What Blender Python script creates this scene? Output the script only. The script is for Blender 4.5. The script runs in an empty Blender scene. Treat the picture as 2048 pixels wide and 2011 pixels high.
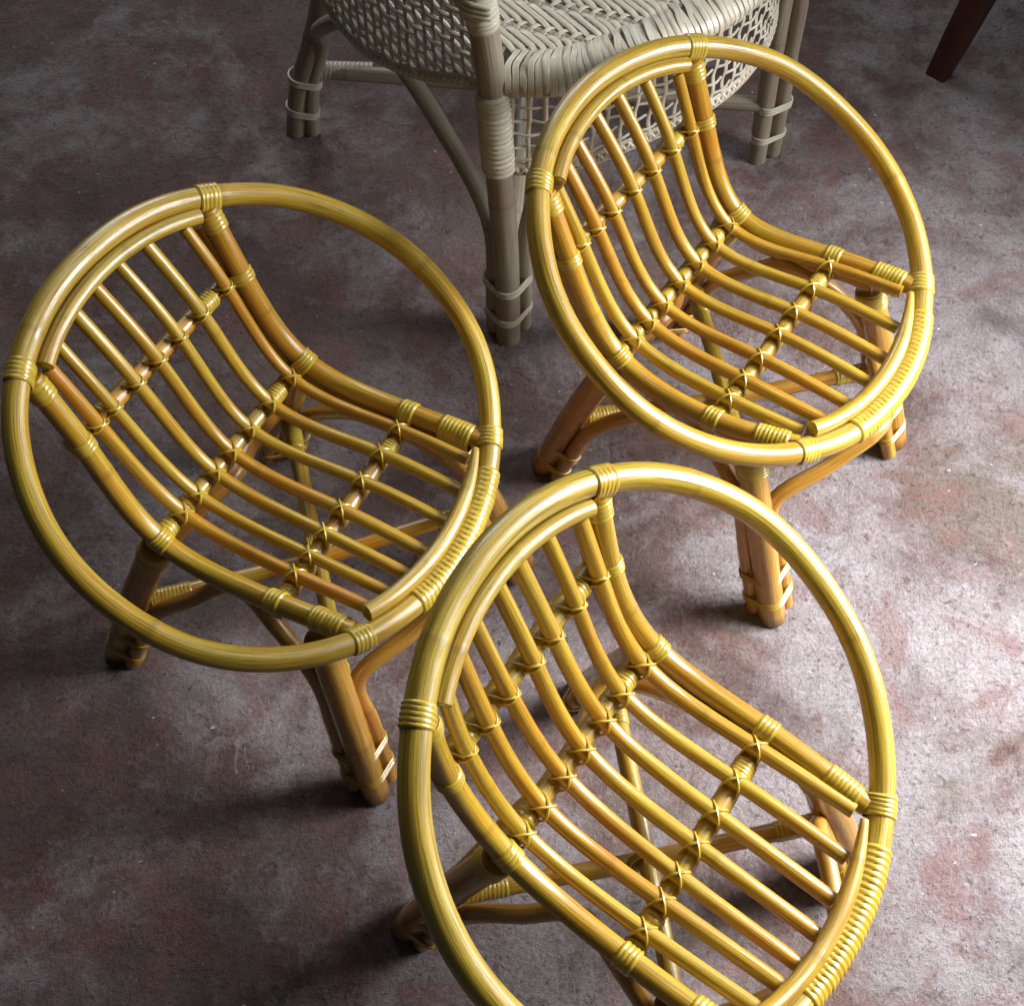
import bpy, math, random
import numpy as np
from mathutils import Vector, Matrix
random.seed(7); rng = np.random.default_rng(7)
sc = bpy.context.scene
col = sc.collection

# ---------------------------------------------------------------- camera
cam_d = bpy.data.cameras.new('camera'); cam = bpy.data.objects.new('camera', cam_d); col.objects.link(cam)
PITCH, ROLL, HGT = 0.99898, 0.01308, 1.6432
c_, s_ = math.cos(PITCH), math.sin(PITCH)
fw = Vector((0, c_, -s_)); up = Vector((0, s_, c_)); rt = Vector((1, 0, 0))
cr_, sr_ = math.cos(ROLL), math.sin(ROLL)
rt2 = cr_*rt + sr_*up; up2 = -sr_*rt + cr_*up
m = Matrix((rt2, up2, -fw)).transposed().to_4x4(); m.translation = (0, 0, HGT)
cam.matrix_world = m
cam_d.sensor_fit = 'HORIZONTAL'; cam_d.sensor_width = 36; cam_d.lens = 36*2849.4/2048
cam_d.shift_x = -.0004; cam_d.shift_y = -.0024
cam_d.clip_start = .02; cam_d.clip_end = 60
sc.camera = cam

# ---------------------------------------------------------------- light
w = bpy.data.worlds.new('World'); sc.world = w; w.use_nodes = True
w.node_tree.nodes['Background'].inputs[0].default_value = (.60, .68, .85, 1)
w.node_tree.nodes['Background'].inputs[1].default_value = .036
def area(name, loc, target, sx, sy, power, color, spread=180):
    d = bpy.data.lights.new(name, 'AREA'); d.shape = 'RECTANGLE'; d.size = sx; d.size_y = sy
    d.energy = power; d.color = color; d.spread = math.radians(spread)
    o = bpy.data.objects.new(name, d); col.objects.link(o); o.location = loc
    o.rotation_euler = (Vector(target)-Vector(loc)).to_track_quat('-Z', 'Y').to_euler()
    return o
area('doorway_light', (1.50, 1.04, .94), (.40, .66, .0), .75, .95, 32, (.98, .985, 1), 92)
area('window_light', (-.9, 4.3, 2.3), (-.1, 1.2, .1), 1.8, 1.3, 33, (.94, .97, 1), 150)
area('overhead_light', (.35, 1.9, 2.7), (.15, 1.0, 0), 1.3, 1.0, 6.0, (.95, .98, 1), 140)
sc.view_settings.view_transform = 'Standard'; sc.view_settings.look = 'None'
sc.view_settings.exposure = 0; sc.view_settings.gamma = 1

# ---------------------------------------------------------------- materials
def nmat(name):
    mt = bpy.data.materials.new(name); mt.use_nodes = True
    nt = mt.node_tree; nt.nodes.clear()
    out = nt.nodes.new('ShaderNodeOutputMaterial'); b = nt.nodes.new('ShaderNodeBsdfPrincipled')
    nt.links.new(b.outputs[0], out.inputs[0]); return mt, nt, b
def N(nt, typ, **kw):
    n = nt.nodes.new(typ)
    for k, v in kw.items():
        if k.startswith('i_'): n.inputs[k[2:].replace('_', ' ')].default_value = v
        else: setattr(n, k, v)
    return n
def ramp(nt, src, stops, interp='LINEAR'):
    r = nt.nodes.new('ShaderNodeValToRGB'); r.color_ramp.interpolation = interp
    while len(r.color_ramp.elements) < len(stops): r.color_ramp.elements.new(.5)
    for e, (p, c) in zip(r.color_ramp.elements, stops): e.position = p; e.color = (*c, 1) if len(c) == 3 else c
    nt.links.new(src, r.inputs[0]); return r.outputs[0]
def mix(nt, f, a, b, mode='MIX'):
    n = nt.nodes.new('ShaderNodeMix'); n.data_type = 'RGBA'; n.blend_type = mode
    for sck, v in ((n.inputs[0], f), (n.inputs[6], a), (n.inputs[7], b)):
        if hasattr(v, 'links'): nt.links.new(v, sck)
        elif isinstance(v, (int, float)): sck.default_value = v
        else: sck.default_value = (*v, 1)
    return n.outputs[2]
def cane(name, pale, mid, warm, streak, rough=.33, coat=.9, grain=1.0, warm_amt=.5, coat_rough=.12):
    mt, nt, b = nmat(name)
    tc = N(nt, 'ShaderNodeTexCoord'); oi = N(nt, 'ShaderNodeObjectInfo')
    mp = N(nt, 'ShaderNodeMapping'); nt.links.new(tc.outputs['UV'], mp.inputs[0])
    cb = N(nt, 'ShaderNodeCombineXYZ')
    ml = N(nt, 'ShaderNodeMath', operation='MULTIPLY'); ml.inputs[1].default_value = 7.0
    nt.links.new(oi.outputs['Random'], ml.inputs[0])
    nt.links.new(ml.outputs[0], cb.inputs[0]); nt.links.new(ml.outputs[0], cb.inputs[1]); nt.links.new(cb.outputs[0], mp.inputs['Location'])
    def noise(sx, sy, detail=3, rough_=.6):
        m2 = N(nt, 'ShaderNodeMapping'); m2.inputs['Scale'].default_value = (sx, sy, 1)
        nt.links.new(mp.outputs[0], m2.inputs[0])
        n = N(nt, 'ShaderNodeTexNoise'); n.inputs['Scale'].default_value = 1; n.inputs['Detail'].default_value = detail; n.inputs['Roughness'].default_value = rough_
        nt.links.new(m2.outputs[0], n.inputs['Vector']); return n.outputs['Fac']
    fine = noise(620, 9, 5, .72); broad = noise(150, 5, 3); low = noise(9, 6, 2); blot = noise(60, 22, 3)
    base = mix(nt, ramp(nt, broad, [(.35, (0, 0, 0)), (.68, (1, 1, 1))]), mid, pale)
    # warmer, redder lengths of cane; some canes are warmer than others
    ad = N(nt, 'ShaderNodeMath', operation='MULTIPLY_ADD'); ad.inputs[1].default_value = .34; nt.links.new(oi.outputs['Random'], ad.inputs[0]); nt.links.new(low, ad.inputs[2])
    wf = ramp(nt, ad.outputs[0], [(.60, (0, 0, 0)), (.98, (warm_amt,)*3)])
    base = mix(nt, wf, base, warm)
    base = mix(nt, ramp(nt, fine, [(.46, (0, 0, 0)), (.66, (.66*grain,)*3)]), base, streak)
    base = mix(nt, ramp(nt, blot, [(.66, (0, 0, 0)), (.80, (.45*grain,)*3)]), base, streak)
    base = mix(nt, ramp(nt, noise(240, 6, 4, .65), [(.54, (0, 0, 0)), (.74, (.36*grain,)*3)]), base, tuple(.25*streak[k]+.42*pale[k]*(.85, .9, 1.3)[k] for k in range(3)))
    base = mix(nt, ramp(nt, noise(75, 48, 2), [(.755, (0, 0, 0)), (.79, (.85*grain,)*3)]), base, (.045, .028, .018))
    at = N(nt, 'ShaderNodeAttribute', attribute_name='mark_and_shade')
    base = mix(nt, at.outputs['Fac'], base, (streak[0]*.35, streak[1]*.3, streak[2]*.3))
    nt.links.new(base, b.inputs['Base Color'])
    b.inputs['Roughness'].default_value = rough
    b.inputs['Coat Weight'].default_value = coat; b.inputs['Coat Roughness'].default_value = coat_rough
    # brushed lacquer: uneven thickness, dull worn stretches
    wear = noise(55, 14, 4, .65)
    nt.links.new(ramp(nt, wear, [(.32, (coat*.45,)*3), (.62, (min(1, coat*1.1),)*3)]), b.inputs['Coat Weight'])
    nt.links.new(ramp(nt, wear, [(.32, (.40,)*3), (.64, (coat_rough*.7,)*3)]), b.inputs['Coat Roughness'])
    bp = N(nt, 'ShaderNodeBump'); bp.inputs['Strength'].default_value = .35; bp.inputs['Distance'].default_value = .0014
    ad2 = N(nt, 'ShaderNodeMath', operation='ADD'); nt.links.new(fine, ad2.inputs[0]); nt.links.new(broad, ad2.inputs[1])
    nt.links.new(ad2.outputs[0], bp.inputs['Height']); nt.links.new(bp.outputs[0], b.inputs['Normal'])
    # the lacquer itself is nearly smooth, with long shallow flats
    bp2 = N(nt, 'ShaderNodeBump'); bp2.inputs['Strength'].default_value = .45; bp2.inputs['Distance'].default_value = .0016
    nt.links.new(broad, bp2.inputs['Height']); nt.links.new(bp2.outputs[0], b.inputs['Coat Normal'])
    return mt
M = {}
M['yellow'] = cane('lacquered_yellow_cane', (.55, .40, .050), (.40, .262, .014), (.47, .20, .009), (.12, .070, .012), warm_amt=.75, grain=1.35, coat_rough=.20, coat=.8)
M['golden'] = cane('lacquered_golden_cane', (.54, .37, .038), (.43, .255, .011), (.49, .175, .006), (.125, .066, .010), warm_amt=.85, grain=1.1, coat_rough=.20, coat=.8)
M['amber'] = cane('lacquered_amber_cane', (.55, .32, .05), (.44, .21, .022), (.40, .12, .012), (.15, .06, .014), warm_amt=.7, coat_rough=.17)
M['strip'] = cane('lacquered_binding_strip', (.58, .43, .055), (.46, .31, .022), (.48, .25, .014), (.20, .12, .016), rough=.3, grain=.5, warm_amt=.4, coat_rough=.15)
M['raw'] = cane('raw_grey_cane', (.38, .345, .26), (.27, .235, .165), (.30, .21, .155), (.12, .095, .065), rough=.5, coat=.15, warm_amt=.6)
M['raw_strip'] = cane('raw_pale_peel', (.66, .645, .53), (.54, .50, .385), (.56, .43, .32), (.26, .22, .15), rough=.42, coat=.25, grain=.7, warm_amt=.6)
mt, nt, b = nmat('dark_red_wood'); M['wood'] = mt
tc = N(nt, 'ShaderNodeTexCoord'); nz = N(nt, 'ShaderNodeTexNoise'); nz.inputs['Scale'].default_value = 30; nt.links.new(tc.outputs['Object'], nz.inputs['Vector'])
nt.links.new(ramp(nt, nz.outputs['Fac'], [(.3, (.030, .007, .006)), (.7, (.062, .012, .010))]), b.inputs['Base Color']); b.inputs['Roughness'].default_value = .45

mt, nt, b = nmat('worn_red_oxide_cement'); M['floor'] = mt
tc = N(nt, 'ShaderNodeTexCoord')
def fn(scale, detail=6, rough_=.6, dist=0, loc=(0, 0, 0), scl=(1, 1, 1)):
    mp = N(nt, 'ShaderNodeMapping'); mp.inputs['Location'].default_value = loc; mp.inputs['Scale'].default_value = scl
    nt.links.new(tc.outputs['Object'], mp.inputs[0])
    n = N(nt, 'ShaderNodeTexNoise'); n.inputs['Scale'].default_value = scale; n.inputs['Detail'].default_value = detail
    n.inputs['Roughness'].default_value = rough_; n.inputs['Distortion'].default_value = dist
    nt.links.new(mp.outputs[0], n.inputs['Vector']); return n.outputs['Fac']
n1 = fn(3.4, 10, .66, .5); n2 = fn(8, 10, .70, .4, (3, 1, 0)); n3 = fn(26, 9, .74, .3, (5, 2, 0)); n4 = fn(170, 5, .75)
n5 = fn(5.2, 9, .7, .7, (9, 4, 0)); n6 = fn(60, 8, .8, .5, (1, 7, 0)); n7 = fn(420, 3, .7, 0, (4, 4, 4))
base = mix(nt, ramp(nt, n2, [(.36, (0, 0, 0)), (.64, (1, 1, 1))]), (.130, .072, .060), (.192, .138, .124))
base = mix(nt, ramp(nt, n5, [(.50, (0, 0, 0)), (.60, (.6, .6, .6))]), base, (.175, .155, .130))
base = mix(nt, ramp(nt, fn(6.5, 9, .72, .4, (21, 3, 0)), [(.55, (0, 0, 0)), (.62, (.6, .6, .6))]), base, (.175, .078, .066))
# pale patches, more of them to the right and near side
sx = N(nt, 'ShaderNodeSeparateXYZ'); nt.links.new(tc.outputs['Object'], sx.inputs[0])
dg = N(nt, 'ShaderNodeMath', operation='MULTIPLY_ADD'); nt.links.new(sx.outputs[1], dg.inputs[0]); dg.inputs[1].default_value = -.45; nt.links.new(sx.outputs[0], dg.inputs[2])
mr = N(nt, 'ShaderNodeMapRange'); mr.inputs['From Min'].default_value = -.9; mr.inputs['From Max'].default_value = .35; mr.inputs['To Min'].default_value = -.05; mr.inputs['To Max'].default_value = .085
nt.links.new(dg.outputs[0], mr.inputs['Value'])
ad = N(nt, 'ShaderNodeMath', operation='ADD'); nt.links.new(mr.outputs[0], ad.inputs[0]); nt.links.new(n1, ad.inputs[1])
ad3 = N(nt, 'ShaderNodeMath', operation='MULTIPLY_ADD'); nt.links.new(n3, ad3.inputs[0]); ad3.inputs[1].default_value = .34; nt.links.new(ad.outputs[0], ad3.inputs[2])
base = mix(nt, ramp(nt, ad3.outputs[0], [(.62, (0, 0, 0)), (.72, (.45, .45, .45)), (.86, (.9, .9, .9))]), base, (.40, .37, .385))
base = mix(nt, ramp(nt, n3, [(.55, (0, 0, 0)), (.66, (.5, .5, .5))]), base, (.27, .235, .245))
base = mix(nt, ramp(nt, n6, [(.56, (0, 0, 0)), (.62, (.65, .65, .65))]), base, (.070, .042, .040))
base = mix(nt, ramp(nt, fn(7.5, 10, .74, .6, (2, 31, 0)), [(.53, (0, 0, 0)), (.60, (.6, .6, .6))]), base, (.225, .120, .108))
base = mix(nt, ramp(nt, fn(115, 4, .7, .4, (7, 3, 1)), [(.62, (0, 0, 0)), (.66, (.75, .75, .75))]), base, (.045, .028, .028))
base = mix(nt, ramp(nt, fn(4.2, 8, .68, .5, (13, 8, 0)), [(.54, (0, 0, 0)), (.68, (.6, .6, .6))]), base, (.075, .047, .044))
# hairline cracks and scuffed arcs in places
wv = N(nt, 'ShaderNodeVectorMath', operation='MULTIPLY_ADD'); nz = N(nt, 'ShaderNodeTexNoise'); nz.inputs['Scale'].default_value = 9; nz.inputs['Detail'].default_value = 8
nt.links.new(tc.outputs['Object'], nz.inputs['Vector']); nt.links.new(nz.outputs['Color'], wv.inputs[0]); wv.inputs[1].default_value = (.22, .22, 0); nt.links.new(tc.outputs['Object'], wv.inputs[2])
vo = N(nt, 'ShaderNodeTexVoronoi', feature='DISTANCE_TO_EDGE'); vo.inputs['Scale'].default_value = 3.1; nt.links.new(wv.outputs[0], vo.inputs['Vector'])
ck = N(nt, 'ShaderNodeMath', operation='MULTIPLY'); nt.links.new(ramp(nt, vo.outputs['Distance'], [(.0, (1, 1, 1)), (.010, (0, 0, 0))]), ck.inputs[0]); nt.links.new(ramp(nt, fn(2.6, 6, .7, 0, (8, 8, 0)), [(.54, (0, 0, 0)), (.66, (.6, .6, .6))]), ck.inputs[1])
base = mix(nt, ck.outputs[0], base, (.045, .022, .020))
base = mix(nt, ramp(nt, fn(40, 6, .7, 1.5, (3, 9, 1), (1, .28, 1)), [(.66, (0, 0, 0)), (.72, (.35, .35, .35))]), base, (.42, .39, .39))
base = mix(nt, 1.0, base, ramp(nt, n4, [(.30, (.58, .56, .56)), (.48, (.97, .97, .97)), (.70, (1.25, 1.25, 1.26))]), 'MULTIPLY')
base = mix(nt, .8, base, ramp(nt, n7, [(.32, (.74, .73, .73)), (.66, (1.17, 1.17, 1.17))]), 'MULTIPLY')
base = mix(nt, ramp(nt, fn(80, 2, .5, 0, (2, 2, 5)), [(.735, (0, 0, 0)), (.765, (.8, .8, .8))]), base, (.62, .62, .64))
nt.links.new(base, b.inputs['Base Color'])
nt.links.new(ramp(nt, n2, [(.3, (.5, .5, .5)), (.7, (.75, .75, .75))]), b.inputs['Roughness'])
b.inputs['Specular IOR Level'].default_value = .35
h1 = N(nt, 'ShaderNodeMath', operation='MULTIPLY_ADD'); nt.links.new(n3, h1.inputs[0]); h1.inputs[1].default_value = 1.3; nt.links.new(n6, h1.inputs[2])
h2 = N(nt, 'ShaderNodeMath', operation='MULTIPLY_ADD'); nt.links.new(n4, h2.inputs[0]); h2.inputs[1].default_value = .55; nt.links.new(h1.outputs[0], h2.inputs[2])
bp = N(nt, 'ShaderNodeBump'); bp.inputs['Strength'].default_value = .9; bp.inputs['Distance'].default_value = .007
nt.links.new(h2.outputs[0], bp.inputs['Height']); nt.links.new(bp.outputs[0], b.inputs['Normal'])

# ---------------------------------------------------------------- mesh helpers
V = lambda *a: np.array(a, float)
def unit(v): v = np.asarray(v, float); return v/np.linalg.norm(v)
def catmull(P, n=10, closed=False):
    P = np.array(P, float)
    Q = np.vstack([P[-1], P, P[0], P[1]]) if closed else np.vstack([2*P[0]-P[1], P, 2*P[-1]-P[-2]])
    o = []
    for k in range(1, len(Q)-2):
        a, b_, c, d = Q[k-1:k+3]
        # centripetal-ish: chord-scaled tangents keep long/short spans smooth
        l0, l1, l2 = [max(np.linalg.norm(x), 1e-6) for x in (b_-a, c-b_, d-c)]
        m1 = ((b_-a)/l0*l1 + (c-b_)/l1*l0)/(l0+l1)*l1; m2 = ((c-b_)/l1*l2 + (d-c)/l2*l1)/(l1+l2)*l1
        for t in np.linspace(0, 1, n, endpoint=False):
            t2, t3 = t*t, t**3
            o.append((2*t3-3*t2+1)*b_ + (t3-2*t2+t)*m1 + (-2*t3+3*t2)*c + (t3-t2)*m2)
    if not closed: o.append(P[-1])
    return np.array(o)
def spline(P, n=14):
    """natural cubic through the points, chord-length parameter"""
    P = np.array(P, float); m_ = len(P); t = np.r_[0, np.cumsum(np.linalg.norm(np.diff(P, axis=0), axis=1))]; h = np.diff(t)
    A = np.eye(m_); B = np.zeros_like(P)
    for i in range(1, m_-1):
        A[i, i-1], A[i, i], A[i, i+1] = h[i-1], 2*(h[i-1]+h[i]), h[i]
        B[i] = 6*((P[i+1]-P[i])/h[i]-(P[i]-P[i-1])/h[i-1])
    K = np.linalg.solve(A, B); o = []
    for i in range(m_-1):
        for u in np.linspace(0, h[i], n, endpoint=False):
            a = h[i]-u
            o.append(K[i]*a**3/(6*h[i])+K[i+1]*u**3/(6*h[i])+(P[i]/h[i]-K[i]*h[i]/6)*a+(P[i+1]/h[i]-K[i+1]*h[i]/6)*u)
    o.append(P[-1]); return np.array(o)
def resample(P, step=None, n=None, closed=False):
    P = np.array(P, float)
    if closed: P = np.vstack([P, P[0]])
    s = np.r_[0, np.cumsum(np.linalg.norm(np.diff(P, axis=0), axis=1))]
    if n is None: n = max(3, int(round(s[-1]/step))+1)
    t = np.linspace(0, s[-1], n+1)[:-1] if closed else np.linspace(0, s[-1], n)
    return np.stack([np.interp(t, s, P[:, k]) for k in range(3)], 1)
def arclen(P): return np.r_[0, np.cumsum(np.linalg.norm(np.diff(P, axis=0), axis=1))]
def cut(P, s0, s1, step=.002):
    s = arclen(P); t = np.linspace(s0, s1, max(3, int(abs(s1-s0)/step)+1))
    return np.stack([np.interp(t, s, P[:, k]) for k in range(3)], 1)
def at_s(P, x):
    s = arclen(P); return np.array([np.interp(x, s, P[:, k]) for k in range(3)])
def nearest_s(P, q):
    return arclen(P)[((P-np.asarray(q))**2).sum(1).argmin()]
def frames(P, closed=False, upv=None):
    T = np.gradient(P, axis=0)
    if closed: T = np.roll(P, -1, 0)-np.roll(P, 1, 0)
    T /= np.linalg.norm(T, axis=1)[:, None]+1e-12
    if upv is not None:
        U = np.asarray(upv, float) - (T@np.asarray(upv, float))[:, None]*T if np.ndim(upv) == 1 else upv-(T*upv).sum(1)[:, None]*T
        U /= np.linalg.norm(U, axis=1)[:, None]+1e-12
        return T, U, np.cross(T, U)
    a = V(0, 0, 1) if abs(T[0, 2]) < .9 else V(1, 0, 0)
    U = [unit(a-T[0]*(a@T[0]))]
    for k in range(1, len(P)):
        u = U[-1]-T[k]*(U[-1]@T[k]); U.append(u/np.linalg.norm(u))
    U = np.array(U)
    if closed:                       # spread the closing twist
        e = U[-1]-T[0]*(U[-1]@T[0]); e /= np.linalg.norm(e); W = np.cross(T[0], U[0])
        ang = math.atan2(e@W, e@U[0]); Bv = np.cross(T, U); a = -ang*np.arange(len(P))/len(P)
        U = U*np.cos(a)[:, None]+Bv*np.sin(a)[:, None]
    return T, U, np.cross(T, U)
class MB:
    def __init__(s): s.v = []; s.f = []; s.uv = []; s.a = []; s.n = 0
    def add(s, v, f, uv, a=None):
        s.v.append(v); s.f += [tuple(i+s.n for i in q) for q in f]; s.uv += uv; s.a.append(np.zeros(len(v)) if a is None else a); s.n += len(v)
    def grid(s, G, closed_u=False, closed_v=True, cap=False, ulen=.05, vlen=None, mark=None, cup=0):
        # G rows (along) x cols (around)
        n, k = G.shape[:2]; cen = G.mean(1)
        vl = vlen if vlen is not None else np.r_[0, np.cumsum(np.linalg.norm(np.diff(cen, axis=0), axis=1))]
        vl = np.r_[vl, vl[-1]+(vl[-1]-vl[-2])]
        f = []; uv = []
        for i in range(n if closed_u else n-1):
            i2 = (i+1) % n
            for j in range(k if closed_v else k-1):
                j2 = (j+1) % k
                f.append((i*k+j, i*k+j2, i2*k+j2, i2*k+j))
                u0, u1 = j/k*ulen, (j+1)/k*ulen
                uv += [(u0, vl[i]), (u1, vl[i]), (u1, vl[i+1]), (u0, vl[i+1])]
        vs = G.reshape(-1, 3); at = np.zeros(n*k) if mark is None else np.repeat(mark, k)
        if cap and not closed_u:
            for row, flip in ((0, True), (n-1, False)):
                c = vs[row*k:(row+1)*k].mean(0)
                ring = vs[row*k:(row+1)*k]; inner = c+(ring-c)*.86
                nb = len(vs); t = unit(cen[1]-cen[0])*-1 if flip else unit(cen[-1]-cen[-2])
                inner = inner+t*cup; vs = np.vstack([vs, inner, c+t*cup]); at = np.r_[at, np.full(k+1, .25)]
                for j in range(k):
                    j2 = (j+1) % k
                    q = (row*k+j, row*k+j2, nb+j2, nb+j); t3 = (nb+j, nb+j2, nb+k)
                    if flip: q = q[::-1]; t3 = t3[::-1]
                    f.append(q); uv += [(0, 0)]*4; f.append(t3); uv += [(0, 0)]*3
                    # uv left tiny: the cut end shows pith
        s.add(vs, f, uv, at)
    def tube(s, P, r, sides=12, closed=False, cap=True, upv=None, flat=1.0, mark=None, wob=0.0, vlen=None):
        P = np.array(P, float); T, U, W = frames(P, closed, upv)
        r = np.full(len(P), r) if np.isscalar(r) else np.asarray(r)
        th = np.arange(sides)/sides*2*math.pi
        rr = r[:, None]*np.ones(sides)
        if wob:
            ph = rng.uniform(0, 6.28, 6); ss = arclen(P)
            rr = rr*(1+wob*(np.sin(2*th[None]+ph[0]+ss[:, None]*9)*.6+np.sin(3*th[None]+ph[1]-ss[:, None]*14)*.35+np.sin(ss[:, None]*37+ph[2])*.35))
        G = P[:, None]+U[:, None]*(rr*np.cos(th)[None]*flat)[..., None]+W[:, None]*(rr*np.sin(th)[None])[..., None]
        s.grid(G, closed, True, cap and not closed, 2*math.pi*float(r.mean()), vlen, mark, cup=.0006)
        return s
    def build(s, name, mat, parent=None, smooth=True):
        me = bpy.data.meshes.new(name); v = np.vstack(s.v)
        me.from_pydata(v.tolist(), [], s.f); me.update()
        uvl = me.uv_layers.new(name='UVMap'); uvl.data.foreach_set('uv', np.array(s.uv, float).ravel())
        at = me.attributes.new('mark_and_shade', 'FLOAT', 'POINT'); at.data.foreach_set('value', np.concatenate(s.a).astype(float))
        me.materials.append(M[mat])
        if smooth: me.polygons.foreach_set('use_smooth', [True]*len(me.polygons)); 
        try: me.set_sharp_from_angle(angle=math.radians(50))
        except Exception: pass
        o = bpy.data.objects.new(name, me); col.objects.link(o)
        if parent: o.parent = parent
        return o
def canetube(P, r, closed=False, sides=14, nodes=None, wob=.02, taper=0, step=.006, mark=1.0, scarf=0, wear=0):
    """a length of cane: slightly uneven, with raised node rings"""
    P = resample(P, step=step, closed=closed); s = arclen(P); L = s[-1]
    rr = np.full(len(P), float(r))*(1-taper*s/L); mk = np.zeros(len(P))
    if scarf: rr = rr*(1-.55*np.clip((s-(L-scarf))/scarf, 0, 1)**1.5)      # end pared down to a point
    if nodes is None: nodes = [x for x in np.arange(rng.uniform(.05, .2), L, .27)]
    # extra rows round each node
    for x in nodes:
        if 0.01 < x < L-.01:
            rr *= 1+.035*np.exp(-((s-x)/.006)**2)
            k = np.abs(s-x).argmin(); mk[k] = .28*mark
    if wear: mk = np.maximum(mk, .8*np.clip(1-s/wear, 0, 1)**.7)
    mb = MB(); mb.tube(P, rr, sides, closed, True, wob=wob, mark=mk); return mb
def sleeve(mb, P, r0, n, h=.0014, sides=18, stretch=None, rows=5, skew=1.0):
    """strip wound n times round a path, as one helical ribbed skin"""
    P = resample(P, n=n*rows+1); T, U, W = frames(P)
    th = np.arange(sides)/sides*2*math.pi; x = np.linspace(0, n, len(P))
    jit = rng.normal(0, .10, n+4)
    ph = x[:, None]+skew*th[None]/(2*math.pi)
    wv = np.abs(np.sin(math.pi*ph))**.42
    idx = np.floor(ph).astype(int)
    rr = r0+h*wv*(1+jit[np.clip(idx, 0, n+3)])
    edge = np.minimum(1, np.minimum(x, n-x)/.35)[:, None]; rr = r0*.97+(rr-r0*.97)*edge
    D = U[:, None]*np.cos(th)[None, :, None]+W[:, None]*np.sin(th)[None, :, None]
    G = P[:, None]+D*rr[..., None]
    if stretch is not None:
        e = np.asarray(stretch, float); l = np.linalg.norm(e); eu = e/l
        G = G+eu*(np.clip((D@eu), 0, 1)**.8*l)[..., None]
    k = sides; vl = np.linspace(0, 1, len(P))*.02
    # uv: strip runs round, so grain follows the angle
    nrow = len(P); f = []; uv = []
    for i in range(nrow-1):
        for j in range(k):
            j2 = (j+1) % k
            f.append((i*k+j, i*k+j2, (i+1)*k+j2, (i+1)*k+j))
            a0, a1 = x[i]*.006, x[i+1]*.006; c0, c1 = j/k*2*math.pi*r0, (j+1)/k*2*math.pi*r0
            uv += [(a0, c0), (a0, c1), (a1, c1), (a1, c0)]
    groove_shade = (1-np.clip(wv*1.6, 0, 1))*.55*edge  # shade in the grooves between turns, painted into the strip colour
    mb.add(G.reshape(-1, 3), f, uv, groove_shade.ravel()); return mb
def hull2(pts):
    pts = sorted(map(tuple, pts)); 
    def half(pp):
        h = []
        for p in pp:
            while len(h) > 1 and (h[-1][0]-h[-2][0])*(p[1]-h[-2][1])-(h[-1][1]-h[-2][1])*(p[0]-h[-2][0]) <= 0: h.pop()
            h.append(p)
        return h
    a = half(pts); b_ = half(pts[::-1]); return np.array(a[:-1]+b_[:-1])
def band(mb, cen, axis, circles, nstr=3, r=.0016, spacing=.0026, n=44, tilt=0):
    """strands tied round a bundle; circles = [(centre3, radius)] in the plane through cen"""
    axis = unit(axis); e1 = unit(np.cross(axis, V(0, 0, 1)) if abs(axis[2]) < .9 else np.cross(axis, V(0, 1, 0))); e2 = np.cross(axis, e1)
    pts = []
    for c, rad in circles:
        d = np.asarray(c)-cen; x, y = d@e1, d@e2
        for a in np.arange(24)/24*2*math.pi: pts.append((x+(rad+r*.6)*math.cos(a), y+(rad+r*.6)*math.sin(a)))
    H = hull2(pts); H3 = cen+H[:, :1]*e1+H[:, 1:]*e2
    for k in range(nstr):
        tv = rng.normal(0, .05)+tilt; ph = rng.uniform(0, 6.28)
        P = resample(H3, n=n, closed=True)
        d = P-cen; P = P+axis*((k-(nstr-1)/2)*spacing+rng.normal(0, .0004)+tv*(d@(math.cos(ph)*e1+math.sin(ph)*e2)))[:, None]
        mb.tube(P, r, 6, True, upv=None)
    return mb
def tag(o, label=None, cat=None, group=None, kind=None):
    for k, v in (('label', label), ('category', cat), ('group', group), ('kind', kind)):
        if v: o[k] = v
    return o
def thing(name, label, cat, loc=(0, 0, 0), rz=0, group=None):
    o = bpy.data.objects.new(name, None); col.objects.link(o); o.location = loc; o.rotation_euler = (0, 0, rz)
    o.empty_display_size = .05
    return tag(o, label, cat, group)

# ---------------------------------------------------------------- floor
me = bpy.data.meshes.new('floor'); me.from_pydata([(-7, -5, 0), (7, -5, 0), (7, 9, 0), (-7, 9, 0)], [], [(0, 1, 2, 3)])
me.materials.append(M['floor']); fl = bpy.data.objects.new('floor', me); col.objects.link(fl); tag(fl, kind='structure')

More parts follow.
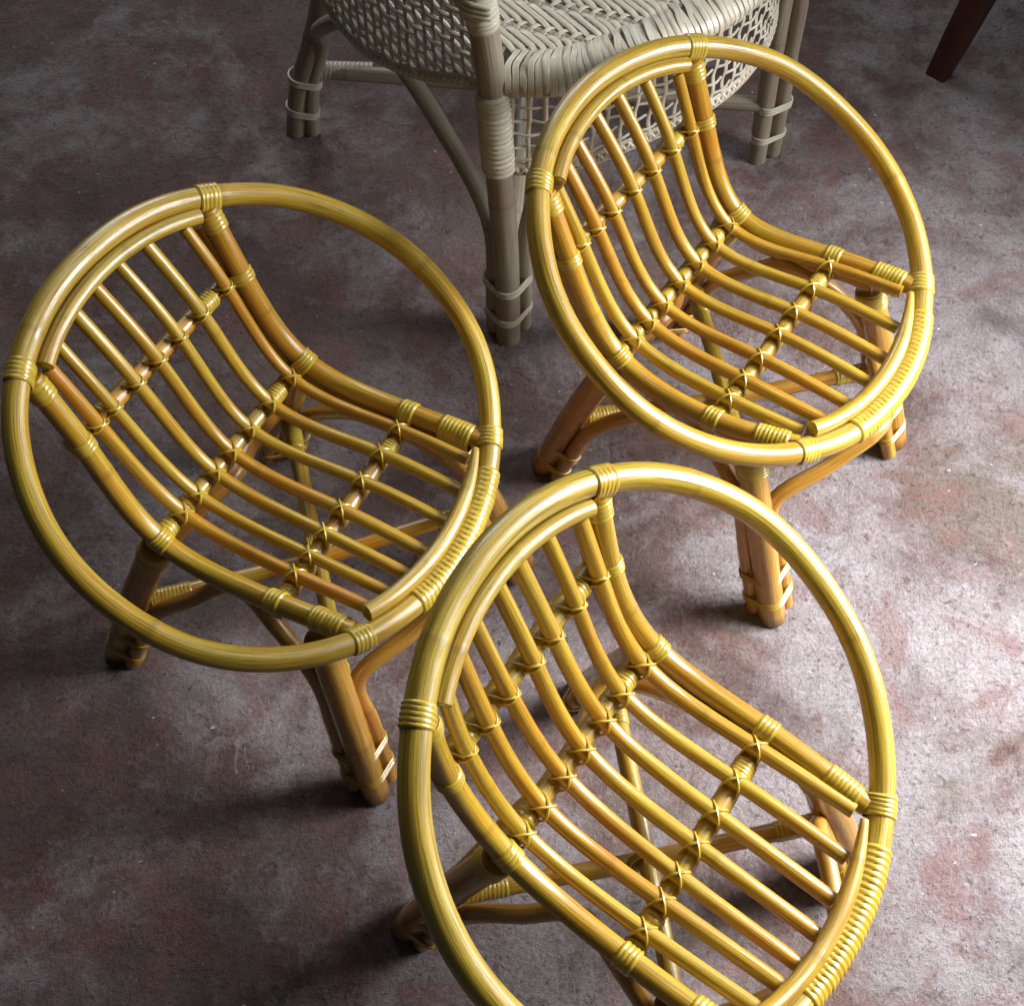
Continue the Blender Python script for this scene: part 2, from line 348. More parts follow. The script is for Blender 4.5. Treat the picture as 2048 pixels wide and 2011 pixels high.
# ---------------------------------------------------------------- the round yellow cane chairs
CHAIRS = [
    {'X': -0.2492, 'Y': 0.8907, 'A': -0.4955, 'h': 0.4191, 't': 0.52, 'R': 0.263, 'e1': -0.0494, 'e2': -0.0107, 'rl': -0.0672, 'xo': -0.0058, 'ties': [2.4906, -2.5412, -0.5882, 0.644], 'rails': [[[-0.1452, -0.1392, 0.4368], [-0.0752, -0.1427, 0.3083], [0.0736, -0.1418, 0.3]], [[-0.1452, 0.1417, 0.4224], [-0.0761, 0.1427, 0.3083], [0.0676, 0.1431, 0.3]]], 'slat': [[0.099, 0.191, 0.329, 0.461, 0.596, 0.74, 0.905], [0.144, 0.24, 0.361, 0.473, 0.601, 0.748, 0.9], [0.136, 0.234, 0.346, 0.468, 0.622, 0.769, 0.908]], 'feet': [-0.1886, 0.1826, 0.2004, 0.1836], 'RH': 0.0128, 'RS': 0.0075, 'RC': 0.0101},
    {'X': 0.2673, 'Y': 1.1426, 'A': -0.6082, 'h': 0.4165, 't': 0.506, 'R': 0.2591, 'e1': -0.0262, 'e2': 0.0134, 'rl': -0.0201, 'xo': -0.0056, 'ties': [2.4766, -2.529, -0.6039, 0.6772], 'rails': [[[-0.1481, -0.1482, 0.4318], [-0.0722, -0.143, 0.3045], [0.0638, -0.1522, 0.2996]], [[-0.1481, 0.1502, 0.417], [-0.076, 0.1426, 0.3045], [0.0573, 0.1531, 0.2996]]], 'slat': [[0.091, 0.197, 0.313, 0.462, 0.605, 0.757, 0.903], [0.118, 0.234, 0.353, 0.497, 0.638, 0.781, 0.917], [0.117, 0.232, 0.363, 0.511, 0.648, 0.798, 0.946]], 'feet': [-0.1693, 0.1504, 0.2099, 0.1718], 'RH': 0.0132, 'RS': 0.0077, 'RC': 0.0104},
    {'X': 0.1407, 'Y': 0.5156, 'A': -0.6033, 'h': 0.4105, 't': 0.6034, 'R': 0.2676, 'e1': -0.0215, 'e2': -0.0321, 'rl': -0.0792, 'xo': 0.0094, 'ties': [2.5464, -2.5499, -0.5847, 0.5568], 'rails': [[[-0.1448, -0.1341, 0.4194], [-0.0789, -0.1334, 0.3171], [0.0637, -0.1398, 0.284]], [[-0.1448, 0.133, 0.4295], [-0.0811, 0.1356, 0.3171], [0.0549, 0.1378, 0.284]]], 'slat': [[0.11, 0.237, 0.365, 0.514, 0.638, 0.786, 0.933], [0.101, 0.223, 0.362, 0.491, 0.632, 0.764, 0.913], [0.112, 0.233, 0.344, 0.473, 0.612, 0.763, 0.918]], 'feet': [-0.1874, 0.1813, 0.2079, 0.1757], 'RH': 0.0139, 'RS': 0.0084, 'RC': 0.0112}]
RR, RL = .0120, .0176     # side rail and leg radii
def cane_chair(D, label):
    root = thing('cane_chair', label, 'cane chair', (D['X'], D['Y'], 0), D['A'], 'round yellow cane chairs')
    RH, RS, RC = D['RH'], D['RS'], D['RC']     # hoop, slat, crossbar radii
    R_, t, h = D['R'], D['t'], D['h']; ct, st = math.cos(t), math.sin(t)
    rl = D['rl']; ex = V(ct, 0, -st); ey = V(0, math.cos(rl), math.sin(rl)); en = unit(np.cross(ex, ey)); C0 = V(D['xo'], 0, h)
    def rp(phi, r=R_, dz=0):
        r = r+R_*(D['e1']*math.cos(2*phi)+D['e2']*math.sin(2*phi)); return C0+ex*(r*math.cos(phi))+ey*(r*math.sin(phi))+en*dz
    arc = lambda a, b_, r, dz=0, n=60: np.array([rp(x, r, dz) for x in np.linspace(a, b_, n)])
    T = [x % (2*math.pi) for x in D['ties'][:2]]+D['ties'][2:]      # back-far, back-near, front-near, front-far
    # hoop: one cane bent round, its scarfed joint under the long front wrapping
    ph0 = rng.uniform(0, 6)
    hp = lambda a: rp(a, R_*(1+.0030*math.sin(3*a+ph0)+.0020*math.sin(5*a+2*ph0)+.0010*math.sin(11*a-ph0)), .0016*math.sin(3*a+ph0)+.0010*math.sin(7*a))
    hoop_arc = lambda a, b_, n: np.array([hp(x) for x in np.linspace(a, b_, n)])
    P = hoop_arc(0, 2*math.pi, 261)[:-1]
    canetube(P, RH, closed=True, sides=20, wob=.026, nodes=[.35+rng.uniform(-.05, .05), .62+rng.uniform(-.05, .05), .93, 1.28]).build('hoop', 'yellow', root)
    # inner rims that hold the slat ends, seated against the hoop
    ri = R_-RH-.0088
    bpts = arc(T[0]+.06, T[1]-.06, ri, -.002)
    mb = canetube(bpts, .0088, wob=.03, nodes=[.1, .21, .29], sides=14); mb.build('inner_rim', 'yellow', root)
    fpts = arc(T[2]+.07, T[3]-.07, ri, .004)
    mb = canetube(fpts, .0096, wob=.03, nodes=[.09, .2], sides=14, scarf=.09); mb.build('inner_rim', 'yellow', root)
    # side rails
    rails = {}
    nrm = [unit(V(.88, 0, .47)), unit(V(.6, 0, .8)), unit(V(.05, 0, 1))]
    for si, (sd, tb, tf) in enumerate(((-1, T[1], T[2]), (1, T[0], T[3]))):
        p1, p2, p3 = [np.array(q) for q in D['rails'][si]]
        a = rp(tb, R_-.012, -.010); b_ = rp(tf, R_-.010, -.008)
        P = spline([a, p1, p2, p3, b_], 16)
        rails[sd] = P
        canetube(P, RR, wob=.015, sides=16, nodes=[.12+rng.uniform(0, .08)]).build('side_rail', 'golden', root)
        # second cane running under and inside the rail
        s0, s1 = nearest_s(P, p1)-.07, arclen(P)[-1]-.05
        Q = cut(P, s0, s1, .01); Tg, _, _ = frames(Q); yv = V(0, 1, 0); nn = np.cross(Tg, yv); nn *= np.sign(nn[:, 2].mean())*1
        nn /= np.linalg.norm(nn, axis=1)[:, None]
        Q = Q+nn*-.0185+V(0, -sd*.0052, 0)
        canetube(Q, .0088, wob=.02, sides=12).build('under_rail', 'amber', root)
    # crossbars and slats
    lines = []
    for j in range(3):
        a = np.array(D['rails'][0][j]); b_ = np.array(D['rails'][1][j]); n = nrm[j]
        off = -n*.0155; d = unit(b_-a)
        ext = (-.006, .006)
        P = np.array([a+off+d*ext[0], a*.75+b_*.25+off*1.02, (a+b_)/2+off*1.03, a*.25+b_*.75+off*1.02, b_+off+d*ext[1]])
        canetube(catmull(P, 8), RC, wob=.03, sides=14).build('crossbar', 'golden', root)
        lines.append((a, b_, n))
        L = np.linalg.norm(b_-a)
        fr = D['slat'][j]
        # wound collars on the bar between the rail and its first slat
        for (f0, f1) in ((RR/L+.012, fr[0]-.035), (fr[0]+.045, fr[0]+.045+.012/L), (fr[6]-.045-.022/L, fr[6]-.045)):
            if f1-f0 > .02:
                mb = MB(); sleeve(mb, np.array([a+(b_-a)*f0+off, a+(b_-a)*f1+off]), RC+.0006, max(2, int((f1-f0)*L/.0042)), .0014); mb.build('binding', 'strip', root)
        # ties of bar to side rail
        for sd, q in ((-1, a), (1, b_)):
            P = rails[sd]; s0 = nearest_s(P, q); nt_ = 4 if j else 3
            mb = MB(); sleeve(mb, cut(P, s0-.0026*nt_, s0+.0026*nt_), RR+.0008, nt_, .0014, stretch=off*.9+V(0, -sd*.006, 0)); mb.build('binding', 'strip', root)
    for i in range(7):
        q = [a+(b_-a)*D['slat'][j][i] for j, (a, b_, n) in enumerate(lines)]
        rw = V(0, 0, 0)
        y0 = q[0][1]+(q[0][1]-q[1][1])*.25; y1 = q[2][1]+(q[2][1]-q[1][1])*.3
        fb = np.linspace(T[0]-.15, T[1]+.15, 400); ff = np.linspace(T[2]-.15, T[3]+.15, 400)
        p0 = min((rp(x, ri-.004, -.0135) for x in fb), key=lambda p: abs(p[1]-y0))
        p4 = min((rp(x, ri-.001, -.0115) for x in ff), key=lambda p: abs(p[1]-y1))
        P = spline([p0, q[0], q[1], q[2], p4], 16)
        r = RS*rng.uniform(.93, 1.08)
        canetube(P, r, wob=.03, sides=12, nodes=[rng.uniform(.08, .42)], mark=.6).build('slat', 'golden', root)
        # strand ties where slat crosses bar
        for j in range(3):
            n = lines[j][2]; y = V(0, 1, 0); c = q[j]; Tn = unit(q[j+1]-q[j-1]) if 0 < j < 2 else (unit(q[1]-q[0]) if j == 0 else unit(p4-q[2]))
            Tn = unit(Tn-n*(Tn@n)); mb = MB()
            angs = [(48, .0), (-46, .0)] if j else [(62, .001), (-70, -.001)]
            for ang, sh in angs:
                ca, sa = math.cos(math.radians(ang)), math.sin(math.radians(ang))
                d = Tn*ca+y*sa; pz = np.cross(n, d)
                e = r/abs(sa)+.0012; e2 = RC/abs(ca)+.0012 if abs(ca) > .3 else RC*2
                e2 = min(e2, RC*1.35)
                th = np.linspace(0, math.pi, 13)
                top = [c+d*(e*math.cos(x))+n*((r+.0011)*math.sin(x)) for x in th]
                bot = [c-n*.0155-d*(e2*math.cos(x))-n*((RC+.0011)*math.sin(x)) for x in th]
                P = resample(np.array(top+bot)+pz*sh+Tn*(.0 if j else -.002), n=30, closed=True)
                mb.tube(P, .00145, 6, True)
            mb.build('binding', 'strip', root)
    # wraps where rails meet the hoop
    for k, ph in enumerate(T):
        sg = {0: -1, 1: 1, 2: 1, 3: -1}[k]
        mb = MB(); dphi = .0125/R_
        sleeve(mb, hoop_arc(ph-dphi, ph+dphi, 12), RH+.0009, 5, .0012, sides=22, stretch=-ex*math.cos(ph)*.004-en*.004); mb.build('binding', 'strip', root)
        sd = 1 if k in (0, 3) else -1; P = rails[sd]; L = arclen(P)[-1]
        if k < 2: seg = cut(P, .004, .026)
        else: seg = cut(P, L-.050, L-.010)
        mb = MB(); sleeve(mb, seg, RR+.0010, 4 if k < 2 else 8, .0013, stretch=None if k < 2 else V(0, -sd*.004, -.006)); mb.build('binding', 'strip', root)
    # long winding on the front of the hoop
    a0, a1 = T[2]+.30, T[3]-.16
    mb = MB(); sleeve(mb, hoop_arc(a0, a1, 60), RH+.0008, int((a1-a0)*R_/.0070), .0017, sides=24); mb.build('front_wrapping', 'strip', root)
    # legs: each a stout cane with two thinner canes that arch to the neighbouring legs
    fbx, fby, ffx, ffy = D['feet']; legs = {}
    p3 = [np.array(D['rails'][s][2]) for s in (0, 1)]; p2 = [np.array(D['rails'][s][1]) for s in (0, 1)]
    for k, (sx_, sy_) in enumerate(((-1, -1), (1, -1), (1, 1), (-1, 1))):
        s = 0 if sy_ < 0 else 1
        foot = V(fbx if sx_ < 0 else ffx, sy_*(fby if sx_ < 0 else ffy), 0)
        top = p2[s]+V(-.010, 0, -.020) if sx_ < 0 else p3[s]+V(.055, sy_*.002, -.024)
        ax = unit(top-foot); legs[(sx_, sy_)] = (foot, top, ax)
        P = catmull([foot, foot+(top-foot)*.5+V(sx_*.003, sy_*.003, 0), top], 10)
        canetube(P, RL, wob=.03, sides=16, nodes=[rng.uniform(.05, .25)], wear=.018).build('leg', 'amber', root)
        mb = MB(); sleeve(mb, cut(P, arclen(P)[-1]-.03, arclen(P)[-1]-.002), RL+.0008, 6, .0014); mb.build('binding', 'strip', root)
    rs_ = .0102; side = {k: [] for k in legs}
    order = [(-1, -1), (1, -1), (1, 1), (-1, 1)]
    for a_, b_ in zip(order, order[1:]+order[:1]):
        fa, ta, xa = legs[a_]; fb, tb, xb = legs[b_]; d = unit(fb-fa)
        oa = d*(RL+rs_*.75); ob = -d*(RL+rs_*.75)
        out = unit(V(0, a_[1], 0) if a_[1] == b_[1] else V(a_[0], 0, 0))
        oa = oa+out*.005; ob = ob+out*.005
        zt = .268 if a_[1] == b_[1] else .238; zb_ = .135 if a_[1] == b_[1] else .180
        g = lambda f, x, z: f+x*(z/x[2])
        side[a_].append((oa, rs_)); side[b_].append((ob, rs_))
        A1, B1 = g(fa, xa, .004)+oa, g(fb, xb, .004)+ob
        A2, B2 = g(fa, xa, .105)+oa, g(fb, xb, .105)+ob
        za, zb2 = [(.205 if k[0] > 0 else .135) if a_[1] == b_[1] else zb_ for k in (a_, b_)]
        A3, B3 = g(fa, xa, za)+oa*1.05, g(fb, xb, zb2)+ob*1.05
        mid = (g(fa, xa, zt)+g(fb, xb, zt))/2-out*.012
        if a_[0] == b_[0] == 1: mid = V(rp(0)[0]+.004, 0, rp(0)[2]-.052)      # bows forward under the front of the hoop
        q1 = A3*.5+mid*.5+V(0, 0, .012); q2 = B3*.5+mid*.5+V(0, 0, .012)
        if a_[0] == b_[0] == 1: q1, q2 = q1+V(.005, 0, -.008), q2+V(.005, 0, -.008)
        P = catmull([A1, (A1+A2)/2, A2, A3, q1, mid, q2, B3, B2, (B1+B2)/2, B1], 8)
        canetube(P, rs_, wob=.02, sides=12).build('arch_brace', 'amber', root)
    for k, (f, tp, ax) in legs.items():
        for z in (.038, .078):
            mb = MB(); c = f+ax*(z/ax[2])
            band(mb, c, ax, [(c, RL*.98)]+[(c+o_, r_*.98) for o_, r_ in side[k]], nstr=4, r=.0017, spacing=.0027, tilt=.03)
            mb.build('foot_band', 'golden', root)
    # crossed stretchers with wound ends
    zc = .135
    for q, (a_, b_) in enumerate((((-1, -1), (1, 1)), ((-1, 1), (1, -1)))):
        g = lambda k, z: legs[k][0]+legs[k][2]*(z/legs[k][2][2])
        pa, pb = g(a_, zc+.006), g(b_, zc+.006); dz = V(0, 0, .011*(1 if q else -1)); d = unit(pb-pa)
        P = catmull([pa+d*.012, pa+d*.06+dz*.3, (pa+pb)/2+dz, pb-d*.06+dz*.3, pb-d*.012], 8)
        canetube(P, .0105, wob=.02, sides=14).build('stretcher', 'golden' if q == 0 else 'yellow', root)
        L = arclen(P)[-1]
        for s0, s1 in ((.004, .055), (L-.055, L-.004)):
            mb = MB(); sleeve(mb, cut(P, s0, s1), .0112, 11, .0009); mb.build('binding', 'strip', root)
    c = (legs[(-1, -1)][0]+legs[(1, 1)][0])/2+V(0, 0, zc+.006)
    mb = MB()
    for ang in (45, -45):
        for sh in (-.003, 0, .003):
            d = V(math.cos(math.radians(ang)), math.sin(math.radians(ang)), 0); pz = V(-d[1], d[0], 0)
            th = np.linspace(0, 2*math.pi, 28, endpoint=False)
            mb.tube(np.array([c+d*(.0165*math.cos(x))+V(0, 0, .0228*math.sin(x))+pz*sh for x in th]), .0014, 6, True)
    mb.build('binding', 'strip', root)
    return root
for D, lab in zip(CHAIRS, ('round yellow cane chair at the left with its front rim behind the nearest chair',
                           'round yellow cane chair at the upper right, in front of the white woven chair',
                           'nearest round yellow cane chair, cut off by the bottom edge')):
    cane_chair(D, lab)
    random.seed(11)

# ---------------------------------------------------------------- the pale woven armchair behind
root = thing('woven_chair', 'pale unvarnished woven cane armchair behind the yellow chairs', 'armchair', (0, 1.6, 0))
OFF = V(0, 1.6, 0)
class WB(MB):
    def build(s, name, mat, parent=root, smooth=True):
        s.v = [x-OFF for x in s.v]; return MB.build(s, name, mat, parent, smooth)
def wcane(P, r, name, mat='raw', wob=.02, parent=root, **k):
    m_ = canetube(P, r, wob=wob, **k); m_.v = [x-OFF for x in m_.v]; return m_.build(name, mat, parent)
F = V(-.009, 1.345, 0); Lf = V(-.362, 1.775, 0); Rf = V(.389, 1.722, 0)
BK = V(.04, 2.14, 0)
# front corner post, leaning a little, up to the arm
post = catmull([F, V(-.012, 1.345, .14), V(-.026, 1.345, .384), V(-.034, 1.345, .502), V(-.050, 1.345, .64), V(-.06, 1.35, .78)], 10)
wcane(post, .0180, 'leg', sides=18, nodes=[.28, .70])
lpost = catmull([Lf, V(-.3445, 1.775, .092), V(-.315, 1.775, .18), V(-.2908, 1.775, .264), V(-.27, 1.78, .42), V(-.27, 1.80, .7)], 10)
wcane(lpost, .0185, 'leg', sides=16, nodes=[.2])
rpost = catmull([Rf, Rf+V(-.004, 0, .12), Rf+V(-.008, 0, .30), Rf+V(-.008, .0, .46)], 8)
wcane(rpost, .0150, 'leg', sides=16, nodes=[.24])
bpost = catmull([BK, BK+V(0, .005, .3), BK+V(0, .03, .85)], 8); wcane(bpost, .0165, 'leg')
# arches from leg to leg, running down beside each leg
rs2 = .0105
def side_cane(fa, fb, oa, ob, pts, r=rs2):
    wcane(catmull([fa+oa+V(0, 0, .004), fa+oa*1.0+V(0, 0, .10), *pts, fb+ob+V(0, 0, .10), fb+ob+V(0, 0, .004)], 10), r, 'arch_brace', sides=12)
dL = unit(Lf-F); dR = unit(Rf-F)
wcane(spline([F+dL*.026+V(-.004, -.003, .004), F+dL*.026+V(-.004, -.003, .11), F+dL*.040+V(0, 0, .205), F+dL*.127+V(0, 0, .290), F+dL*.250+V(0, 0, .355), F+dL*.34+V(0, 0, .352), F+dL*.44+V(0, 0, .275), Lf+V(.062, -.012, .185), Lf+V(.040, -.006, .11), Lf+V(.027, -.006, .004)], 8), .0125, 'arch_brace', sides=14)
wcane(spline([F+dR*.030+V(0, 0, .004), F+dR*.030+V(0, 0, .11), F+dR*.036+V(0, 0, .22), F+dR*.08+V(0, 0, .30), F+dR*.20+V(0, .02, .37)], 8), .0115, 'arch_brace', sides=12)
wcane(catmull([Rf+V(.026, .012, .004), Rf+V(.022, .012, .2), Rf+V(.016, .02, .34), Rf+V(-.02, .10, .44)], 8), .012, 'arch_brace')
# diagonal stretchers
wcane([Lf+V(.038, 0, .125), Rf+V(-.01, 0, .115)], .0125, 'stretcher')
wcane([F+V(0, .01, .150), BK+V(0, 0, .150)], .0120, 'stretcher')
mb = WB(); sleeve(mb, np.array([Lf+V(.045, 0, .125), Lf+V(.135, 0, .124)]), .0134, 13, .0013); mb.build('binding', 'raw_strip')
# foot bands
for f, ax, bun in ((F, V(-.02, 0, 1), [(V(0, 0, 0), .018), (dL*.026+V(-.004, -.003, 0), .0125), (dR*.030, .0115)]),
                   (Lf, V(.17, 0, 1), [(V(0, 0, 0), .0185), (V(.021, -.006, 0), .012)]),
                   (Rf, V(0, 0, 1), [(V(0, 0, 0), .015), (V(.026, .012, 0), .012)])):
    ax = unit(ax)
    for z in (.050, .112):
        mb = WB(); c = f+ax*z; band(mb, c, ax, [(c+o_, r_*.98) for o_, r_ in bun], nstr=4, r=.0020, spacing=.0032)
        mb.build('foot_band', 'raw_strip')
# strip wound round the post beside the apron, and at the arm
mb = WB(); s0, s1 = nearest_s(post, V(-.02, 1.345, .340)), nearest_s(post, V(-.03, 1.345, .462))
sleeve(mb, cut(post, s0, s1),   .0188, 16, .0034, sides=22); mb.build('post_wrapping', 'raw_strip')
mb = WB(); s0, s1 = nearest_s(post, V(-.04, 1.345, .565)), nearest_s(post, V(-.05, 1.345, .66))
sleeve(mb, cut(post, s0, s1), .0190, 11, .0020, sides=22); mb.build('arm_binding', 'raw_strip')
mb = WB(); sleeve(mb, cut(post, s0-.012, s0+.002), .0188, 2, .0012, sides=22); mb.build('arm_binding', 'raw_strip')
wcane(catmull([V(-.066, 1.365, .60), V(-.080, 1.375, .655), V(-.13, 1.42, .70), V(-.22, 1.55, .72)], 8), .014, 'arm_rest')
for dz in (0, .007, .014):
    wcane(catmull([V(-.032, 1.322, .588+dz), V(-.055, 1.325, .592+dz), V(-.085, 1.36, .603+dz), V(-.13, 1.42, .612+dz)], 6), .0032, 'arm_binding', mat='raw_strip', sides=8, nodes=[], step=.01)
# outline of the seat rim in plan
CP = [(-.016, 1.337), (.045, 1.340), (.095, 1.356), (.15, 1.387), (.21, 1.425), (.265, 1.468), (.31, 1.52), (.345, 1.585), (.365, 1.66), (.362, 1.74), (.33, 1.80)]
rim = catmull([(x, y, 0) for x, y in CP], 12); rim = resample(rim, step=.004); RLn = arclen(rim)[-1]
def rim_at(s):
    p = at_s(rim, s); q = at_s(rim, min(s+.004, RLn)); q0 = at_s(rim, max(s-.004, 0)); t = unit(q-q0); return p, t, V(-t[1], t[0], 0)
leftrim = resample(np.array([F+dL*.02+V(-.002, -.004, 0), F+dL*.30+V(-.012, -.008, 0), F+dL*.54]), step=.01)
# seat: hidden hoop canes under the weave
seat_ring = np.vstack([np.array([rim_at(s)[0]+rim_at(s)[2]*.024 for s in np.linspace(.03, RLn-.005, 40)])+V(0, 0, .474), [V(.2, 2.0, .474), V(-.05, 2.02, .474), V(-.26, 1.80, .474), V(-.02, 1.42, .474)]])+V(0, 0, -.006)
m_ = canetube(seat_ring, .011, closed=True, sides=10, nodes=[]); m_.v = [x-OFF for x in m_.v]; seat = m_.build('seat', 'raw', root)
poly = [tuple((rim_at(s)[0]+rim_at(s)[2]*.046)[:2]) for s in np.linspace(.012, RLn-.01, 50)]+[(.2, 1.99), (-.05, 2.0), (-.255, 1.80), (-.018, 1.385)]
poly = np.array(poly)
def inside(x, y):
    c = False; n = len(poly); j = n-1
    for i in range(n):
        if (poly[i, 1] > y) != (poly[j, 1] > y) and x < (poly[j, 0]-poly[i, 0])*(y-poly[i, 1])/(poly[j, 1]-poly[i, 1])+poly[i, 0]: c = not c
        j = i
    return c
def ribbon(P, wd, th=.0011, upv=(0, 0, 1)):
    mb = WB(); P = np.array(P, float); T, U, W = frames(P, upv=np.array(upv, float))
    prof = [(-1, 0), (-.85, .8), (0, 1.0), (.85, .8), (1, 0), (.7, -.6), (-.7, -.6)]
    wd = np.full(len(P), wd) if np.isscalar(wd) else wd
    G = np.stack([P+W*(wd*.5*a)[:, None]+U*(th*b_) for a, b_ in prof], 1)
    mb.grid(G, False, True, False, ulen=float(wd.mean())*2); return mb
z0 = .493; SA, SB = .0098, .0150
aD, bD = dL, dR; Fo = F+V(.02, .02, 0)
det = aD[0]*bD[1]-aD[1]*bD[0]
def spans(orig, d):
    ts = np.arange(0, .95, .006); ins = [inside(*(orig+d*t)[:2]) for t in ts]; out = []; st = None
    for t, i in zip(ts, ins):
        if i and st is None: st = t
        if not i and st is not None: out.append((st, t)); st = None
    if st is not None: out.append((st, ts[-1]))
    return [o for o in out if o[1]-o[0] > .02]
wave = lambda k, j: (j+k) % 6 in (0, 1)          # strip k passes below bar j
cnt = 0
for k in range(-6, 52):
    base_ = Fo+bD*(k*SA)-aD*.12
    for (t0, t1) in spans(base_, aD):
        tv = base_+aD*0; pts = []
        # bars lie at multiples of SB along aD
        ts = [t0-.004]; j0 = int(math.floor((t0-.12)/SB)); j1 = int(math.ceil((t1-.12)/SB))
        P = []
        zj = rng.normal(0, .0005)
        P.append(base_+aD*(t0-.006)+V(0, 0, z0-.003))
        for j in range(j0, j1+1):
            t = .12+(j+.5)*SB
            if t0 < t < t1: P.append(base_+aD*t+V(0, 0, z0+zj+(-.0024 if wave(k, j) else .0020)))
            tm = t+SB*.5
            if t0 < tm < t1: 
                u, d_ = wave(k, j), wave(k, j+1); P.append(base_+aD*tm+V(0, 0, z0+zj+(-.0024 if u and d_ else .0022 if not u and not d_ else 0)))
        P.append(base_+aD*(t1+.004)+V(0, 0, z0-.003))
        if len(P) < 3: continue
        P = np.array(P); P[:, 2] -= .010*np.clip(1-np.abs(np.linspace(-1, 1, len(P)))**2, 0, 1)*0
        # only what the photograph can see of the seat is in front of y=2.0
        ribbon(P, SA*.93*rng.uniform(.92, 1.04)).build('strip', 'raw_strip', seat); cnt += 1
for j in range(-8, 40):
    base_ = Fo+aD*((j+.5)*SB)-bD*.12
    for (t0, t1) in spans(base_, bD):
        P = [base_+bD*(t0-.004)+V(0, 0, z0-.004)]
        for k in range(-12, 60):
            t = .12+k*SA
            if t0 < t < t1: P.append(base_+bD*t+V(0, 0, z0+(.0030 if wave(k, j) else -.0030)))
            tm = t+SA*.5
            if t0 < tm < t1:
                u, d_ = wave(k, j), wave(k+1, j); P.append(base_+bD*tm+V(0, 0, z0+(.0034 if u and d_ else -.003 if not u and not d_ else 0)))
        P.append(base_+bD*(t1+.004)+V(0, 0, z0-.004))
        if len(P) > 3: ribbon(np.array(P), .0052).build('strip', 'raw_strip', seat); cnt += 1
# strips turned over the rim
s = .004; k = 0
while s < RLn-.01:
    p, t, nin = rim_at(s); sh = t*rng.normal(0, .002); zz = rng.normal(0, .0009); wv_ = rng.uniform(.0078, .0100)
    dr = rng.uniform(-.003, .005)
    P = catmull([p+nin*.050+V(0, 0, z0-.001)+t*.012+sh, p+nin*.034+V(0, 0, z0+.0035+zz)+t*.006+sh, p+nin*.016+V(0, 0, z0+.003+zz), p+nin*.003+V(0, 0, z0-.006), p-nin*.003+V(0, 0, z0-.016), p-nin*.001+V(0, 0, z0-.026-dr)], 4)
    T, _, _ = frames(P); uvv = np.cross(T, np.tile(t, (len(P), 1)))*-1
    if uvv[0, 2] < 0: uvv = -uvv
    mb = WB(); W = np.tile(t, (len(P), 1)); wd = np.full(len(P), wv_)
    prof = [(-1, 0), (-.85, .8), (0, 1.0), (.85, .8), (1, 0), (.7, -.6), (-.7, -.6)]
    G = np.stack([P+W*(wd*.5*a)[:, None]+uvv*(.0012*b_) for a, b_ in prof], 1)
    mb.grid(G, False, True, False, ulen=.02); mb.build('rim_strip', 'raw_strip'); s += .0092; k += 1
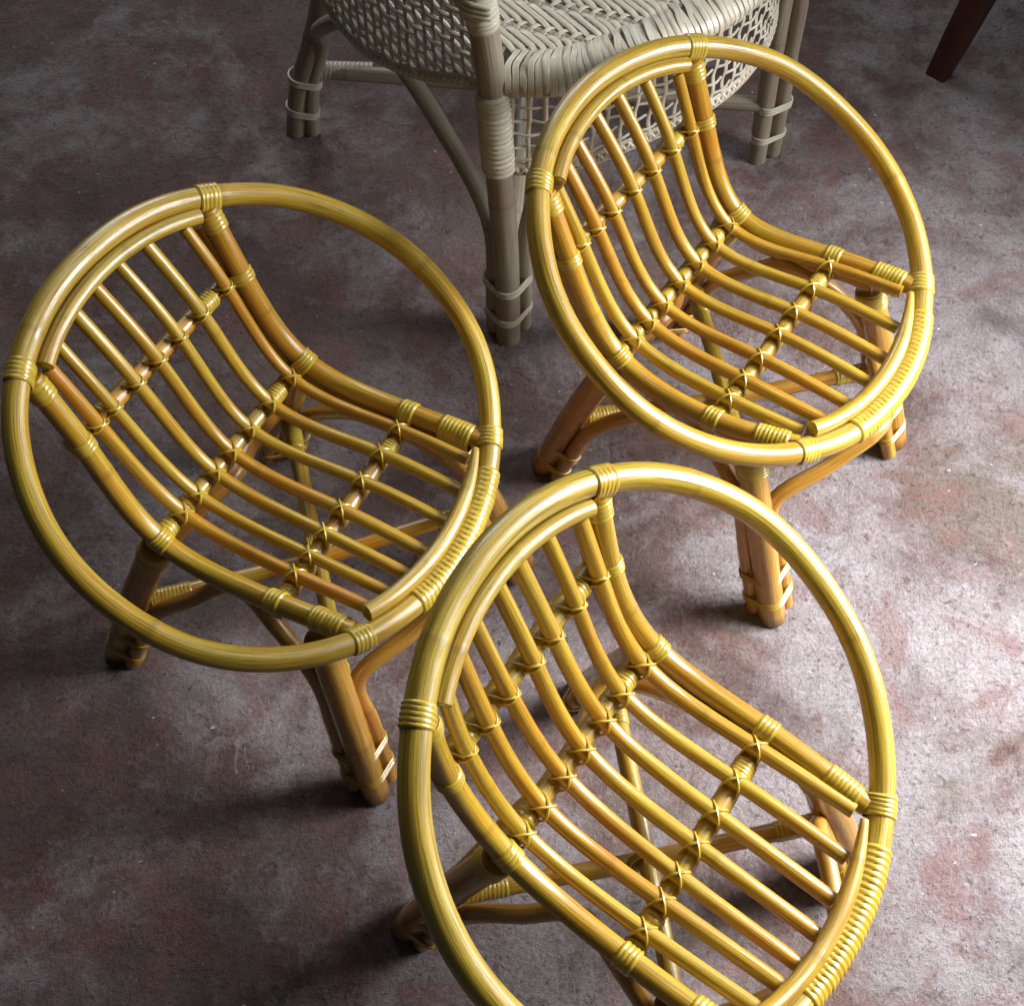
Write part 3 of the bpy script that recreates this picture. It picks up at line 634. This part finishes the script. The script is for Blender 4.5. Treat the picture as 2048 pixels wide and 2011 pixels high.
# aprons: open basket lattice hanging from the rim
def apron(name, fun, L, zt, zb, nrow, dv=.0215, sw=.0032, hr=.0019, zref=.335):
    """fun(s)->(point, tangent, outward)"""
    top = np.array([fun(s)[0]+V(0, 0, zt) for s in np.linspace(0, L, 50)])
    mb = WB(); mb.tube(resample(top, step=.01), .004, 8, False); ap = mb.build(name, 'raw_strip')
    k = 0; s = dv*.4
    while s < L-.004:
        for dd in (0,):
            ss = s+dd+rng.normal(0, .0006); p, t, o = fun(min(ss, L)); zz = np.linspace(zt, zb(ss), 16)
            rowp = (zt-zz)/(zt-zref)*nrow
            P = np.array([p+V(0, 0, z)+o*(.0016*math.sin(math.pi*(r_+k)))+t*.0007*math.sin(z*90+k) for z, r_ in zip(zz, rowp)])
            mb = WB(); T, _, _ = frames(P); U = np.tile(o, (len(P), 1)); W = np.tile(t, (len(P), 1))
            wd = sw
            prof = [(-1, 0), (-.6, 1), (.6, 1), (1, 0), (.6, -1), (-.6, -1)]
            G = np.stack([P+W*(wd*a)+U*(.0012*b_) for a, b_ in prof], 1); mb.grid(G, False, True, False, ulen=.012)
            mb.build('strand', 'raw_strip', ap)
        s += dv; k += 1
    for r_ in range(1, nrow):
        z = zt-(zt-zref)*r_/nrow; pts = []
        ss = np.arange(0, L, dv/4)
        run = []
        for q, s_v in enumerate(ss):
            if zb(s_v) < z-.004:
                p, t, o = fun(s_v); run.append(p+V(0, 0, z+.0012*math.sin(s_v*60+r_))+o*(.0022*(-1 if r_ % 2 else 1)*math.sin(math.pi*(s_v/dv-.4+.5))))
        if len(run) > 4:
            mb = WB(); mb.tube(np.array(run), hr, 6, False); mb.build('strand', 'raw_strip', ap)
    # plaited bottom edge
    bot = [];
    for s_v in np.linspace(0, L, int(L/.004)):
        p, t, o = fun(s_v); bot.append(p+V(0, 0, zb(s_v)))
    bot = np.array(bot); mb = WB(); T, _, _ = frames(bot)
    for ph in range(3):
        x = np.arange(len(bot))*.004
        P = bot+V(0, 0, 1)*(.0075*np.sin(x*2*math.pi/.034+ph*2.09))[:, None]+np.array([fun(s_v)[2] for s_v in np.linspace(0, L, len(bot))])*(.0022*np.cos(x*4*math.pi/.034+ph*4.2))[:, None]
        mb.tube(P, .0034, 6, False)
    mb.tube(bot+V(0, 0, -.0065), .0030, 6, False); mb.tube(bot+V(0, 0, .0085), .0026, 6, False)
    mb.build('edging', 'raw_strip', ap)
    return ap
def fr_(s): p, t, nin = rim_at(s); return p+nin*.006, t, -nin
apron('front_apron', fr_, RLn-.01, .462, lambda s: .338, 6)
LL = .52
def fl_(s):
    p = F+dL*(.018+s)+V(-.004, -.004, 0)+V(dL[1]*-1, dL[0], 0)*.012*math.sin(math.pi*s/LL)
    return p, dL, V(-dL[1], dL[0], 0)*(1 if (-dL[1]) < 0 else -1)
def zbl(s):
    x = np.array([0, .06, .14, .195, .28, .34, .42, .52]); z = np.array([.45, .436, .390, .366, .342, .347, .39, .44]); return float(np.interp(s, x, z))
apron('side_panel', fl_, LL, .640, zbl, 17, dv=.0185, sw=.0042, hr=.0030)

# ---------------------------------------------------------------- dark leg of another piece of furniture, upper right
leg = thing('furniture_leg', 'slanting dark reddish wooden furniture leg at the top right corner', 'furniture leg', (.715, 1.93, 0))
bx = []
A0 = V(0, 0, 0); A1 = V(.205, .20, .62)
for p, wd in ((A0, .0185), (A0+(A1-A0)*.1, .022), (A1, .044)):
    e1 = unit(V(.62, -.55, 0)); e2 = unit(V(.55, .62, 0)); c = []
    for a, b_ in ((-1, -.8), (-.8, -1), (.8, -1), (1, -.8), (1, .8), (.8, 1), (-.8, 1), (-1, .8)): c.append(p+e1*wd*a+e2*wd*.7*b_)
    bx.append(c)
mb = MB(); mb.grid(np.array(bx), False, True, True); o = mb.build('leg', 'wood', leg, smooth=False)
